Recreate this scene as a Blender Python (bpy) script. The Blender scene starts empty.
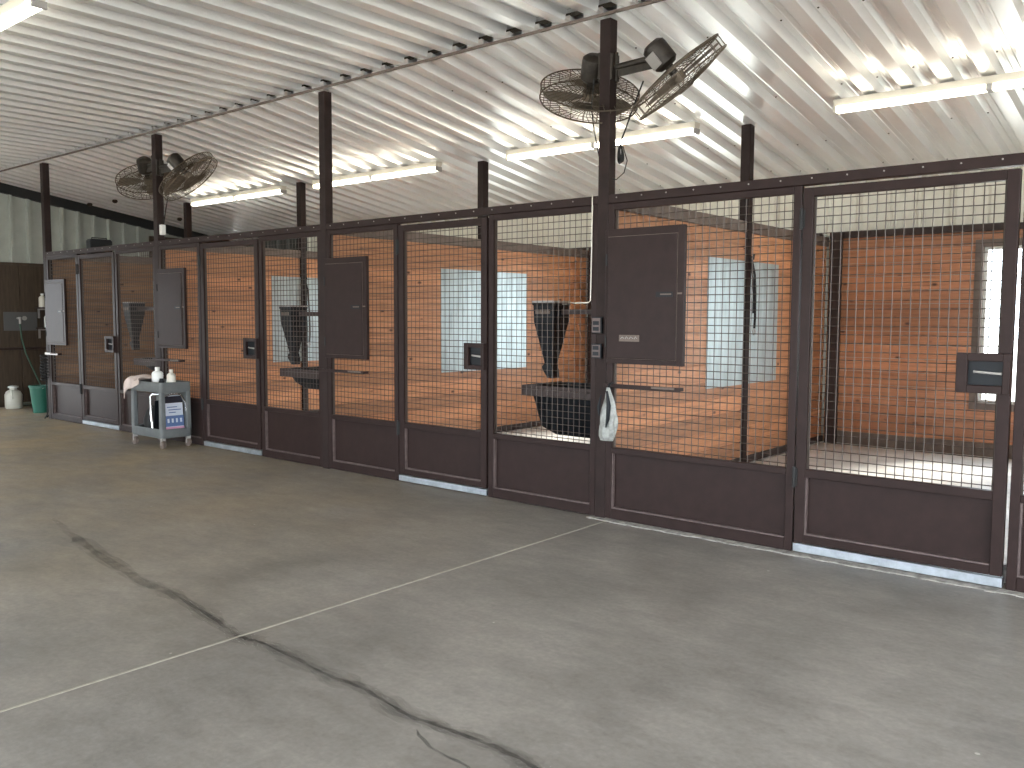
import bpy, bmesh, math, random
from mathutils import Vector, Matrix
random.seed(7)
S = bpy.context.scene
C = S.collection
PI = math.pi

# ------------------------------------------------------------------ camera
F, YAW, PITCH, ROLL = 875.574, 0.6949728, -0.0769175, 0.0042464
CAM = Vector((0, -5.3133, 1.4806))
cy, sy = math.cos(YAW), math.sin(YAW)
fw = Vector((-sy*math.cos(PITCH), cy*math.cos(PITCH), math.sin(PITCH)))
r0 = Vector((cy, sy, 0)); u0 = r0.cross(fw)
rt = r0*math.cos(ROLL) + u0*math.sin(ROLL); up = u0*math.cos(ROLL) - r0*math.sin(ROLL)
cd = bpy.data.cameras.new('camera'); cam = bpy.data.objects.new('camera', cd); C.objects.link(cam)
cd.sensor_width = 36; cd.lens = F/1024*36; cd.clip_end = 300; cd.clip_start = 0.05
M = Matrix((rt, up, -fw)).transposed().to_4x4(); M.translation = CAM
cam.matrix_world = M
S.camera = cam

# ------------------------------------------------------------------ world, exposure
W = bpy.data.worlds.new('sky'); S.world = W; W.use_nodes = True
nt = W.node_tree; bg = nt.nodes['Background']
bg.inputs['Color'].default_value = (0.86, 0.93, 1.0, 1); bg.inputs['Strength'].default_value = 11.0
S.view_settings.view_transform = 'Standard'; S.view_settings.look = 'None'
S.view_settings.gamma = 1; S.view_settings.use_curve_mapping = False
S.view_settings.exposure = 0.12
TUBE_EMIT = 13.0
sl = bpy.data.lights.new('sun', 'SUN'); sl.energy = 11.0; sl.angle = math.radians(14); sl.color = (1, .95, .87)
so = bpy.data.objects.new('sun', sl); C.objects.link(so); so.rotation_euler = Vector((.30, .77, .56)).to_track_quat('Z', 'Y').to_euler(); so.location = (0, 30, 20)
S.cycles.use_denoising = True
S.cycles.max_bounces = 10; S.cycles.diffuse_bounces = 6; S.cycles.glossy_bounces = 4
S.cycles.transparent_max_bounces = 12; S.cycles.caustics_reflective = False; S.cycles.caustics_refractive = False

# ------------------------------------------------------------------ materials
def mat(name, col, rough=.5, metal=0., spec=.5, noise=0., nscale=6., bump=0., bscale=60., stretch=None, col2=None):
    m = bpy.data.materials.new(name); m.use_nodes = True
    t = m.node_tree; b = t.nodes['Principled BSDF']
    b.inputs['Base Color'].default_value = (*col, 1); b.inputs['Roughness'].default_value = rough
    b.inputs['Metallic'].default_value = metal; b.inputs['Specular IOR Level'].default_value = spec
    tc = t.nodes.new('ShaderNodeTexCoord'); vec = tc.outputs['Object']
    if stretch:
        mp = t.nodes.new('ShaderNodeMapping'); mp.inputs['Scale'].default_value = stretch
        t.links.new(vec, mp.inputs['Vector']); vec = mp.outputs['Vector']
    if noise or col2:
        n = t.nodes.new('ShaderNodeTexNoise'); n.inputs['Scale'].default_value = nscale; n.inputs['Detail'].default_value = 6
        n.inputs['Roughness'].default_value = .62
        t.links.new(vec, n.inputs['Vector'])
        r = t.nodes.new('ShaderNodeValToRGB')
        c2 = col2 or tuple(min(1, c*(1+noise)) for c in col); c1 = col if col2 else tuple(c*(1-noise) for c in col)
        r.color_ramp.elements[0].position = .33; r.color_ramp.elements[0].color = (*c1, 1)
        r.color_ramp.elements[1].position = .67; r.color_ramp.elements[1].color = (*c2, 1)
        t.links.new(n.outputs['Fac'], r.inputs['Fac']); t.links.new(r.outputs['Color'], b.inputs['Base Color'])
    if bump:
        n2 = t.nodes.new('ShaderNodeTexNoise'); n2.inputs['Scale'].default_value = bscale; n2.inputs['Detail'].default_value = 4
        t.links.new(vec, n2.inputs['Vector'])
        bp = t.nodes.new('ShaderNodeBump'); bp.inputs['Strength'].default_value = bump; bp.inputs['Distance'].default_value = .01
        t.links.new(n2.outputs['Fac'], bp.inputs['Height']); t.links.new(bp.outputs['Normal'], b.inputs['Normal'])
    return m

BROWN = mat('brown_paint', (0.027, 0.0155, 0.014), .46, spec=.15, noise=.14, nscale=9, bump=.04, bscale=25)
BEAD = mat('lit_brown_edge', (0.105, 0.075, 0.070), .55, noise=.3, nscale=20)
BROWN_D = mat('brown_paint_worn', (0.042, 0.027, 0.024), .5, spec=.3, noise=.2, nscale=12)
POSTM = mat('brown_post_paint', (0.023, 0.0135, 0.012), .6, spec=.2, noise=.22, nscale=7)
DUSTY = mat('dusty_brown_steel', (0.15, 0.115, 0.095), .6, noise=.25, nscale=10)
WIRE = mat('wire_mesh_steel', (0.066, 0.050, 0.041), .45, .25)
GALV = mat('galvanised_steel', (0.42, 0.46, 0.50), .38, .75, noise=.18, nscale=14)
GALVP = mat('galvanised_sheet', (0.42, 0.49, 0.50), .42, .7, noise=.2, nscale=5, stretch=(1, 2.5, .5), bump=.35, bscale=3.5)
ROOF = mat('ceiling_steel', (0.90, 0.91, 0.90), .30, .45, noise=.05, nscale=2.2, stretch=(3, .5, 1))
SIDE = mat('siding_steel', (0.70, 0.68, 0.59), .45, .1, noise=.06, nscale=5)
SIDEG = mat('grey_green_siding', (0.42, 0.44, 0.40), .42, .15, noise=.07, nscale=4)
BLACKP = mat('black_plastic', (0.006, 0.008, 0.011), .5, spec=.3)
BLACKR = mat('black_rubber', (0.012, 0.012, 0.012), .7)
DARKM = mat('dark_motor_metal', (0.035, 0.028, 0.022), .45, .4, noise=.4, nscale=20)
GUARD = mat('dusty_fan_guard', (0.105, 0.082, 0.058), .5, .4)
BLADE = mat('dusty_fan_blade', (0.17, 0.135, 0.10), .5, .35, noise=.3, nscale=12)
PALE = mat('pale_worn_and_lit_metal', (0.42, 0.40, 0.38), .45, .4)
CHROME = mat('chrome_tube', (0.75, 0.75, 0.75), .22, 1)
WHITEP = mat('white_plastic', (0.78, 0.78, 0.75), .4)
CREAMP = mat('cream_plastic', (0.72, 0.68, 0.58), .45)
JUG = mat('milky_plastic', (0.55, 0.54, 0.47), .4)
GREENP = mat('green_plastic', (0.012, 0.11, 0.075), .4)
HOSE = mat('green_hose', (0.02, 0.06, 0.035), .5)
CARTG = mat('grey_cart_plastic', (0.13, 0.14, 0.14), .55, noise=.15, nscale=8)
TOWEL = mat('pinkish_towel', (0.62, 0.51, 0.46), .9, noise=.1, nscale=12, bump=.5, bscale=120)
BAGM = mat('grey_bag_plastic', (0.33, 0.34, 0.32), .35, noise=.45, nscale=14)
MUD_SHADE = mat('mud_and_gap_shade', (0.04, 0.03, 0.02), .9)
DARKW = mat('dark_boards', (0.055, 0.036, 0.022), .65, noise=.35, nscale=5, stretch=(6, 6, .6))
GROUND = mat('outdoor_gravel', (0.62, 0.59, 0.53), .9, noise=.12, nscale=4)
PRINTW = mat('print_white', (0.62, 0.66, 0.74), .35)
PRINTB = mat('print_blue', (0.10, 0.16, 0.32), .35)
PRINTP = mat('print_pink', (0.62, 0.30, 0.42), .35)
PRINTK = mat('print_black', (0.02, 0.02, 0.03), .35)
ROPE = mat('dark_rope', (0.022, 0.02, 0.02), .85)
CURB = mat('pale_concrete_edge', (0.36, 0.34, 0.31), .85, noise=.45, nscale=16, bump=.4, bscale=80)

def stain(name, col, al):
    m = bpy.data.materials.new(name); m.use_nodes = True; t = m.node_tree; b = t.nodes['Principled BSDF']
    b.inputs['Base Color'].default_value = (*col, 1); b.inputs['Roughness'].default_value = .55
    tc = t.nodes.new('ShaderNodeTexCoord'); n = t.nodes.new('ShaderNodeTexNoise'); n.inputs['Scale'].default_value = 9; n.inputs['Detail'].default_value = 6
    t.links.new(tc.outputs['Object'], n.inputs['Vector']); r = t.nodes.new('ShaderNodeMapRange')
    r.inputs['From Min'].default_value = .35; r.inputs['From Max'].default_value = .65; r.inputs['To Min'].default_value = al*.25; r.inputs['To Max'].default_value = al
    t.links.new(n.outputs['Fac'], r.inputs['Value']); t.links.new(r.outputs[0], b.inputs['Alpha']); return m
STAIN = stain('damp_stain', (.10, .092, .085), .24); CRACK = stain('crack_core', (.09, .08, .072), .75)
def emis(name, col, s):
    m = bpy.data.materials.new(name); m.use_nodes = True; t = m.node_tree
    b = t.nodes['Principled BSDF']; b.inputs['Base Color'].default_value = (.9, .9, .9, 1)
    b.inputs['Emission Color'].default_value = (*col, 1); b.inputs['Emission Strength'].default_value = s
    return m
TUBE = emis('lit_tube', (1.0, .92, .76), TUBE_EMIT)

def glass():
    m = bpy.data.materials.new('window_glass'); m.use_nodes = True; t = m.node_tree
    t.nodes.clear(); o = t.nodes.new('ShaderNodeOutputMaterial'); mx = t.nodes.new('ShaderNodeMixShader')
    a = t.nodes.new('ShaderNodeBsdfTransparent'); g = t.nodes.new('ShaderNodeBsdfGlossy'); g.inputs['Roughness'].default_value = .05
    a.inputs['Color'].default_value = (.93, .95, .95, 1)
    mx.inputs['Fac'].default_value = .06
    t.links.new(a.outputs[0], mx.inputs[1]); t.links.new(g.outputs[0], mx.inputs[2]); t.links.new(mx.outputs[0], o.inputs[0])
    return m
GLASS = glass()

def wood(name, base, var=.35):
    m = bpy.data.materials.new(name); m.use_nodes = True; t = m.node_tree; N = t.nodes; L = t.links
    b = N['Principled BSDF']; b.inputs['Roughness'].default_value = .42; b.inputs['Specular IOR Level'].default_value = .45
    tc = N.new('ShaderNodeTexCoord'); geo = N.new('ShaderNodeNewGeometry')
    off = N.new('ShaderNodeVectorMath'); off.operation = 'MULTIPLY_ADD'
    cmb = N.new('ShaderNodeCombineXYZ')
    for k in range(3): L.new(geo.outputs['Random Per Island'], cmb.inputs[k])
    L.new(cmb.outputs[0], off.inputs[0]); off.inputs[1].default_value = (37, 37, 37); L.new(tc.outputs['Object'], off.inputs[2])
    mp = N.new('ShaderNodeMapping'); mp.inputs['Scale'].default_value = (1.3, 1.3, 26); L.new(off.outputs[0], mp.inputs['Vector'])
    n = N.new('ShaderNodeTexNoise'); n.inputs['Scale'].default_value = 1.6; n.inputs['Detail'].default_value = 7; n.inputs['Roughness'].default_value = .65
    L.new(mp.outputs[0], n.inputs['Vector'])
    r = N.new('ShaderNodeValToRGB'); e = r.color_ramp.elements
    e[0].position = .28; e[0].color = (*(c*.50 for c in base), 1)
    e[1].position = .72; e[1].color = (min(1, base[0]*1.22), min(1, base[1]*1.3), min(1, base[2]*1.4), 1)
    em = r.color_ramp.elements.new(.48); em.color = (*base, 1)
    L.new(n.outputs['Fac'], r.inputs['Fac'])
    # per board value
    mr = N.new('ShaderNodeMapRange'); mr.inputs['To Min'].default_value = 1-var; mr.inputs['To Max'].default_value = 1+var*.6
    L.new(geo.outputs['Random Per Island'], mr.inputs['Value'])
    mul = N.new('ShaderNodeVectorMath'); mul.operation = 'SCALE'; L.new(r.outputs['Color'], mul.inputs[0]); L.new(mr.outputs[0], mul.inputs['Scale'])
    # knots
    mp2 = N.new('ShaderNodeMapping'); mp2.inputs['Scale'].default_value = (2.7, 2.7, 5.5); L.new(off.outputs[0], mp2.inputs['Vector'])
    v = N.new('ShaderNodeTexVoronoi'); v.inputs['Scale'].default_value = 1.25; L.new(mp2.outputs[0], v.inputs['Vector'])
    kr = N.new('ShaderNodeValToRGB'); kr.color_ramp.elements[0].position = .05; kr.color_ramp.elements[0].color = (.16, .12, .10, 1)
    kr.color_ramp.elements[1].position = .13; kr.color_ramp.elements[1].color = (1, 1, 1, 1)
    L.new(v.outputs['Distance'], kr.inputs['Fac'])
    mm = N.new('ShaderNodeVectorMath'); mm.operation = 'MULTIPLY'; L.new(mul.outputs[0], mm.inputs[0]); L.new(kr.outputs['Color'], mm.inputs[1])
    L.new(mm.outputs[0], b.inputs['Base Color'])
    bp = N.new('ShaderNodeBump'); bp.inputs['Strength'].default_value = .15; bp.inputs['Distance'].default_value = .01
    L.new(n.outputs['Fac'], bp.inputs['Height']); L.new(bp.outputs['Normal'], b.inputs['Normal'])
    return m
WOOD = wood('orange_stained_pine', (0.56, 0.255, 0.118), .26)
WOODF = wood('brown_stained_pine', (0.27, 0.150, 0.078), .2)
WOODB = wood('back_wall_pine', (0.50, 0.215, 0.105), .25)

def concrete():
    m = bpy.data.materials.new('polished_concrete'); m.use_nodes = True; t = m.node_tree; N = t.nodes; L = t.links
    b = N['Principled BSDF']
    tc = N.new('ShaderNodeTexCoord')
    def noise(sc, det=6, rough=.6, st=(1, 1, 1)):
        mp = N.new('ShaderNodeMapping'); mp.inputs['Scale'].default_value = st; L.new(tc.outputs['Object'], mp.inputs['Vector'])
        n = N.new('ShaderNodeTexNoise'); n.inputs['Scale'].default_value = sc; n.inputs['Detail'].default_value = det; n.inputs['Roughness'].default_value = rough
        L.new(mp.outputs[0], n.inputs['Vector']); return n
    n1 = noise(1.1, 8, .68); r1 = N.new('ShaderNodeValToRGB'); e = r1.color_ramp.elements
    e[0].position = .32; e[0].color = (.175, .160, .146, 1); e[1].position = .70; e[1].color = (.315, .290, .264, 1)
    L.new(n1.outputs['Fac'], r1.inputs['Fac'])
    # patchy tan tone, stronger towards the far end
    sep = N.new('ShaderNodeSeparateXYZ'); L.new(tc.outputs['Object'], sep.inputs[0])
    mr = N.new('ShaderNodeMapRange'); mr.inputs['From Min'].default_value = -3.2; mr.inputs['From Max'].default_value = -10.5
    L.new(sep.outputs['X'], mr.inputs['Value'])
    n2 = noise(.8, 7, .65); ad = N.new('ShaderNodeMath'); ad.operation = 'MULTIPLY'
    r2 = N.new('ShaderNodeMapRange'); r2.inputs['From Min'].default_value = .3; r2.inputs['From Max'].default_value = .62; L.new(n2.outputs['Fac'], r2.inputs['Value'])
    L.new(mr.outputs[0], ad.inputs[0]); L.new(r2.outputs[0], ad.inputs[1])
    mx = N.new('ShaderNodeMix'); mx.data_type = 'RGBA'; L.new(ad.outputs[0], mx.inputs['Factor']); L.new(r1.outputs['Color'], mx.inputs['A']); mx.inputs['B'].default_value = (.40, .305, .18, 1)
    # fine speckle
    n3 = noise(38, 3, .6); r3 = N.new('ShaderNodeMapRange'); r3.inputs['From Min'].default_value = .25; r3.inputs['From Max'].default_value = .75
    r3.inputs['To Min'].default_value = .88; r3.inputs['To Max'].default_value = 1.12; L.new(n3.outputs['Fac'], r3.inputs['Value'])
    n6 = noise(6.5, 8, .72, (.55, 1, 1)); r6 = N.new('ShaderNodeMapRange'); r6.inputs['From Min'].default_value = .3; r6.inputs['From Max'].default_value = .7
    r6.inputs['To Min'].default_value = .80; r6.inputs['To Max'].default_value = 1.18; L.new(n6.outputs['Fac'], r6.inputs['Value'])
    pm = N.new('ShaderNodeMath'); pm.operation = 'MULTIPLY'; L.new(r3.outputs[0], pm.inputs[0]); L.new(r6.outputs[0], pm.inputs[1])
    sc = N.new('ShaderNodeVectorMath'); sc.operation = 'SCALE'; L.new(mx.outputs['Result'], sc.inputs[0]); L.new(pm.outputs[0], sc.inputs['Scale'])
    # pale flecks
    v = N.new('ShaderNodeTexVoronoi'); v.inputs['Scale'].default_value = 5; L.new(tc.outputs['Object'], v.inputs['Vector'])
    vr = N.new('ShaderNodeValToRGB'); vr.color_ramp.elements[0].position = .035; vr.color_ramp.elements[0].color = (.8, .8, .8, 1); vr.color_ramp.elements[1].position = .05; vr.color_ramp.elements[1].color = (0, 0, 0, 1)
    L.new(v.outputs['Distance'], vr.inputs['Fac'])
    n5 = noise(2.3, 2); g5 = N.new('ShaderNodeMath'); g5.operation = 'GREATER_THAN'; g5.inputs[1].default_value = .56; L.new(n5.outputs['Fac'], g5.inputs[0])
    m5 = N.new('ShaderNodeMath'); m5.operation = 'MULTIPLY'; L.new(vr.outputs['Color'], m5.inputs[0]); L.new(g5.outputs[0], m5.inputs[1])
    mx2 = N.new('ShaderNodeMix'); mx2.data_type = 'RGBA'; L.new(m5.outputs[0], mx2.inputs['Factor']); L.new(sc.outputs[0], mx2.inputs['A']); mx2.inputs['B'].default_value = (.5, .47, .42, 1)
    L.new(mx2.outputs['Result'], b.inputs['Base Color'])
    n4 = noise(2.2, 5); r4 = N.new('ShaderNodeMapRange'); r4.inputs['To Min'].default_value = .34; r4.inputs['To Max'].default_value = .68; L.new(n4.outputs['Fac'], r4.inputs['Value'])
    L.new(r4.outputs[0], b.inputs['Roughness']); b.inputs['Specular IOR Level'].default_value = .45
    bp = N.new('ShaderNodeBump'); bp.inputs['Strength'].default_value = .12; bp.inputs['Distance'].default_value = .01
    L.new(n3.outputs['Fac'], bp.inputs['Height']); L.new(bp.outputs['Normal'], b.inputs['Normal'])
    return m
CONC = concrete()
STALLF = mat('stall_floor_concrete', (.62, .60, .57), .5, noise=.22, nscale=3, bump=.2, bscale=50)
JOINT = mat('joint_filler', (.40, .37, .31), .8, noise=.15, nscale=20)
CRACK0 = mat('crack_stain', (.20, .182, .162), .5, noise=.25, nscale=15)

# ------------------------------------------------------------------ mesh helper
class MB:
    def __init__(s): s.bm = bmesh.new()
    def _faces(s, vs, fs, m=0):
        v = [s.bm.verts.new(p) for p in vs]
        for f in fs:
            try: fc = s.bm.faces.new([v[i] for i in f]); fc.material_index = m
            except ValueError: pass
        return v
    def box(s, x0, x1, y0, y1, z0, z1, m=0):
        x0, x1 = sorted((x0, x1)); y0, y1 = sorted((y0, y1)); z0, z1 = sorted((z0, z1))
        s._faces([(x0,y0,z0),(x1,y0,z0),(x1,y1,z0),(x0,y1,z0),(x0,y0,z1),(x1,y0,z1),(x1,y1,z1),(x0,y1,z1)],
                 [(0,3,2,1),(4,5,6,7),(0,1,5,4),(1,2,6,5),(2,3,7,6),(3,0,4,7)], m); return s
    def obox(s, c, size, mtx, m=0):
        c = Vector(c); hx, hy, hz = (q/2 for q in size)
        P = [(-hx,-hy,-hz),(hx,-hy,-hz),(hx,hy,-hz),(-hx,hy,-hz),(-hx,-hy,hz),(hx,-hy,hz),(hx,hy,hz),(-hx,hy,hz)]
        s._faces([c + mtx @ Vector(q) for q in P], [(0,3,2,1),(4,5,6,7),(0,1,5,4),(1,2,6,5),(2,3,7,6),(3,0,4,7)], m); return s
    def loft(s, rings, cap=True, m=0):
        R = [[s.bm.verts.new(p) for p in r] for r in rings]; n = len(R[0])
        for a, b in zip(R, R[1:]):
            for i in range(n):
                j = (i+1) % n; f = s.bm.faces.new((a[i], a[j], b[j], b[i])); f.material_index = m
        if cap:
            for r, rev in ((R[0], True), (R[-1], False)):
                f = s.bm.faces.new(list(reversed(r)) if rev else r); f.material_index = m
        return s
    def frust(s, x0, x1, y0, y1, z0, X0, X1, Y0, Y1, z1, m=0):
        return s.loft([[(x0,y0,z0),(x1,y0,z0),(x1,y1,z0),(x0,y1,z0)], [(X0,Y0,z1),(X1,Y0,z1),(X1,Y1,z1),(X0,Y1,z1)]], m=m)
    def tube(s, pts, r, n=6, closed=False, m=0):
        pts = [Vector(p) for p in pts]; rings = []; prev = None; N = len(pts)
        for i, p in enumerate(pts):
            if closed: d = pts[(i+1) % N] - pts[i-1]
            else: d = pts[min(i+1, N-1)] - pts[max(i-1, 0)]
            d.normalize()
            a = prev if prev is not None else (Vector((0,0,1)) if abs(d.z) < .9 else Vector((1,0,0)))
            x = (a - d*a.dot(d))
            if x.length < 1e-6: x = d.orthogonal()
            x.normalize(); y = d.cross(x); prev = x
            rr = r[i] if isinstance(r, (list, tuple)) else r
            rings.append([p + x*math.cos(2*PI*k/n)*rr + y*math.sin(2*PI*k/n)*rr for k in range(n)])
        if closed: rings.append(rings[0]); return s._ringclosed(rings[:-1], m)
        return s.loft(rings, m=m)
    def _ringclosed(s, rings, m):
        R = [[s.bm.verts.new(p) for p in r] for r in rings]; n = len(R[0]); N = len(R)
        for i in range(N):
            a, b = R[i], R[(i+1) % N]
            for k in range(n):
                j = (k+1) % n; f = s.bm.faces.new((a[k], a[j], b[j], b[k])); f.material_index = m
        return s
    def cyl(s, p0, p1, r, n=12, r2=None, m=0):
        return s.tube([p0, p1], [r, r if r2 is None else r2], n, m=m)
    def ring(s, c, nrm, R, r, n=32, k=5, m=0):
        c = Vector(c); nrm = Vector(nrm).normalized(); a = nrm.orthogonal().normalized(); b = nrm.cross(a)
        return s.tube([c + a*math.cos(2*PI*i/n)*R + b*math.sin(2*PI*i/n)*R for i in range(n)], r, k, closed=True, m=m)
    def lathe(s, prof, c, axis=(0,0,1), n=16, m=0):
        c = Vector(c); ax = Vector(axis).normalized(); a = ax.orthogonal().normalized(); b = ax.cross(a)
        return s.loft([[c + ax*h + a*math.cos(2*PI*i/n)*r + b*math.sin(2*PI*i/n)*r for i in range(n)] for r, h in prof], m=m)
    def build(s, name, mats, parent=None, bevel=0, smooth=False, kind=None):
        me = bpy.data.meshes.new(name)
        bmesh.ops.recalc_face_normals(s.bm, faces=s.bm.faces)
        if parent is not None:
            w = world_loc(parent); bmesh.ops.translate(s.bm, verts=s.bm.verts, vec=-w)
        org = Vector((0,0,0))
        if parent is not None or not kind:
            vs = [v.co for v in s.bm.verts]
            lo = Vector((min(v.x for v in vs), min(v.y for v in vs), min(v.z for v in vs))); hi = Vector((max(v.x for v in vs), max(v.y for v in vs), max(v.z for v in vs)))
            org = (lo+hi)/2
            if parent is None: org.z = lo.z
            bmesh.ops.translate(s.bm, verts=s.bm.verts, vec=-org)
        s.bm.to_mesh(me); s.bm.free()
        for q in (mats if isinstance(mats, (list, tuple)) else [mats]): me.materials.append(q)
        o = bpy.data.objects.new(name, me); C.objects.link(o); o.location = org
        if parent is not None: o.parent = parent
        if smooth:
            for p in me.polygons: p.use_smooth = True
            me.set_sharp_from_angle(angle=math.radians(40))
        if bevel:
            b = o.modifiers.new('bevel', 'BEVEL'); b.width = bevel; b.segments = 1; b.limit_method = 'ANGLE'
        if kind: o['kind'] = kind
        return o
def world_loc(o):
    w = Vector((0,0,0))
    while o is not None: w = w + o.location; o = o.parent
    return w
def tag(o, label=None, cat=None, group=None):
    if label: o['label'] = label
    if cat: o['category'] = cat
    if group: o['group'] = group
    return o
def thing(name, loc, label, cat, group=None):
    o = bpy.data.objects.new(name, None); C.objects.link(o); o.location = loc; o.empty_display_size = .1
    return tag(o, label, cat, group)

# ------------------------------------------------------------------ layout numbers
XL, XR = -15.3, 3.4          # end wall, open right end
YF, YB = -9.6, 4.4           # far side of the aisle, back wall of the stalls
PX = [-13.0, -9.91, -6.785, -3.585, 0.5]        # big post centres
DOORS = [(-11.99, -10.97), (-8.97, -7.86), (-5.75, -4.70), (-2.12, -0.94)]
HW = .045
RISE = .155
def roofz(y): return 3.6 - RISE*y
WHO = ['farthest stall', 'second stall from the far end', 'third stall from the far end', 'nearest stall']

# ------------------------------------------------------------------ structure
MB().box(-60, 60, -60, 60, -.3, -.06).build('floor', GROUND, kind='structure')
MB().box(XL, XR+1.5, YF, .12, -.2, 0).build('floor', CONC, kind='structure')
MB().box(XL+.02, XR+1.5, .12, YB, -.2, 0.0).build('floor', CONC, kind='structure')
for i in range(4):
    MB().box(PX[i]+.06, PX[i+1]-.06, .16, YB, 0.001, .105).build('floor', STALLF, kind='structure')

def ribbed(x0, x1, pitch, phase, P0, P1, zf, deep, wide=.085, slope=.028, minor=True, th=.02):
    """corrugated sheet: profile over X, extruded from y=P0 to y=P1, zf(y) = level of the hanging rib faces."""
    prof = []
    k0 = math.floor((x0-phase)/pitch)
    x = phase + k0*pitch
    while x < x1 + pitch:
        h = wide/2
        prof += [(x-h-slope, deep), (x-h, 0), (x+h, 0), (x+h+slope, deep)]
        if minor:
            g0 = x+h+slope; g1 = x+pitch-h-slope; w = g1-g0
            for f in (.33, .67):
                c = g0+w*f; prof += [(c-.012, deep), (c-.006, deep-.006), (c+.006, deep-.006), (c+.012, deep)]
        x += pitch
    prof = [(min(max(a, x0), x1), b) for a, b in prof]
    q = [prof[0]]
    for p in prof[1:]:
        if abs(p[0]-q[-1][0]) > 1e-5 : q.append(p)
    return q
def ceiling(P0, P1, zf, phase, screws):
    prof = ribbed(XL, XR, .2857, phase, P0, P1, zf, .075, wide=.098, slope=.018)
    m = MB(); bm = m.bm
    a = [bm.verts.new((x, P0, zf(P0)+d)) for x, d in prof]; b = [bm.verts.new((x, P1, zf(P1)+d)) for x, d in prof]
    for i in range(len(prof)-1): bm.faces.new((a[i], a[i+1], b[i+1], b[i]))
    # closed upper skin
    t = [bm.verts.new((x, y, zf(y)+.12)) for x, y in ((XL, P0), (XR, P0), (XR, P1), (XL, P1))]; bm.faces.new(t)
    for y in screws:
        x = phase + math.floor((XL-phase)/.2857+1)*.2857
        while x < XR-.1:
            for dx in (.085,):
                yy = y+random.uniform(-.12, .12); zz = zf(yy)+.075
                if random.random() < .45: m.cyl((x+dx, yy, zz), (x+dx, yy, zz-.006), .007, 6, m=1)
            x += .2857
    return m.build('ceiling', [ROOF, MUD_SHADE], kind='structure')
ceiling(YF, -.004, lambda y: 3.645, -5.13, (-6.6, -4.9, -3.2, -1.5))
ceiling(.0, YB+.1, roofz, -5.26, (.75, 1.9, 3.1, 4.0))
# lip of the roof break; a dark strip behind it paints shadow into the gaps
MB().box(XL, XR, -.014, .0, 3.604, 3.624).build('trim_1', DUSTY, kind='structure')
MB().box(XL, XR, .05, .06, 3.68, 3.78).build('trim_1', MUD_SHADE, kind='structure')

def boards_x(m, x0, x1, y0, y1, z0, z1, pitch=.148, gap=.0055):
    n = max(1, round((z1-z0)/pitch)); p = (z1-z0)/n
    for k in range(n): m.box(x0, x1, y0, y1, z0+k*p+gap/2, z0+(k+1)*p-gap/2)
# back wall: timber below, pale steel siding above, the nearest stall's window and two unseen ones added for light
WZ0, WZ1 = .62, 2.21
wins = [(-8.86, -7.86), (-5.68, -4.68), (-2.03, -1.05)]
m = MB()
for i in range(4):
    a, b = PX[i]+.03, PX[i+1]-.03
    if i == 0: boards_x(m, a, b, YB, YB+.035, .105, 2.345); continue
    w0, w1 = wins[i-1]
    boards_x(m, a, b, YB, YB+.035, .105, WZ0)
    for u, v in ((a, w0), (w1, b)): boards_x(m, u, v, YB, YB+.035, WZ0, WZ1)
    boards_x(m, a, b, YB, YB+.035, WZ1, 2.345, pitch=.135)
m.build('wall_back', WOODB, kind='structure')
m = MB()       # solid sheathing behind the boards so no light leaks, open at the windows
xs = [XL] + [q for w in wins for q in w] + [XR]
for k in range(0, len(xs), 2): m.box(xs[k], xs[k+1], YB+.04, YB+.1, 0, 2.4)
for w0, w1 in wins: m.box(w0, w1, YB+.04, YB+.1, 0, WZ0).box(w0, w1, YB+.04, YB+.1, WZ1, 2.4)
m.box(XL, XR, YB+.1, YB+.14, 2.38, 3.2)
m.build('wall_back', SIDEG, kind='structure')
prof = ribbed(XL, XR, .31, -2.95, 0, 0, None, .028, wide=.03, slope=.02, minor=False)
m = MB(); bm = m.bm
a = [bm.verts.new((x, YB+.03+d, 2.38)) for x, d in prof]; b = [bm.verts.new((x, YB+.03+d, 3.0)) for x, d in prof]
for i in range(len(prof)-1):
    fc = bm.faces.new((a[i], a[i+1], b[i+1], b[i])); fc.material_index = 1 if prof[i][0] < -13.0 else 0  # darker colour past the stalls paints the siding as unlit
m.build('wall_back', [SIDE, mat('unlit_dark_siding', (.035, .04, .035), .5)], kind='structure')
for i in range(4):
    MB().box(PX[i]+.05, PX[i+1]-.05, YB-.05, YB+.03, 2.345, 2.405).build('trim_2', BROWN_D, kind='structure')
    MB().box(PX[i]+.05, PX[i+1]-.05, YB-.03, YB-.002, .105, .24).build('baseboard_back', DUSTY, kind='structure')
    if i == 0: continue
    w0, w1 = wins[i-1]
    f = MB()
    for q in ((w0-.06, w0+.015, WZ0-.05, WZ1+.05), (w1-.015, w1+.06, WZ0-.05, WZ1+.05), (w0, w1, WZ0-.05, WZ0+.02), (w0, w1, WZ1-.02, WZ1+.05)):
        f.box(q[0], q[1], YB-.025, YB+.1, q[2], q[3])
    wn = f.build('window_%d' % i, PALE if 0 else DUSTY, bevel=.003, kind='structure')
    g = MB().box(w0+.015, w0+.045, YB+.03, YB+.06, WZ0+.02, WZ1-.02).box(w1-.045, w1-.015, YB+.03, YB+.06, WZ0+.02, WZ1-.02)
    g.box(w0+.045, w1-.045, YB+.03, YB+.06, WZ0+.02, WZ0+.05).box(w0+.045, w1-.045, YB+.03, YB+.06, WZ1-.05, WZ1-.02).box((w0+w1)/2-.012, (w0+w1)/2+.012, YB+.03, YB+.06, WZ0+.05, WZ1-.05)
    g.build('sash', WHITEP, wn)
    MB().box(w0+.045, w1-.045, YB+.043, YB+.047, WZ0+.05, WZ1-.05).build('pane', GLASS, wn)

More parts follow.
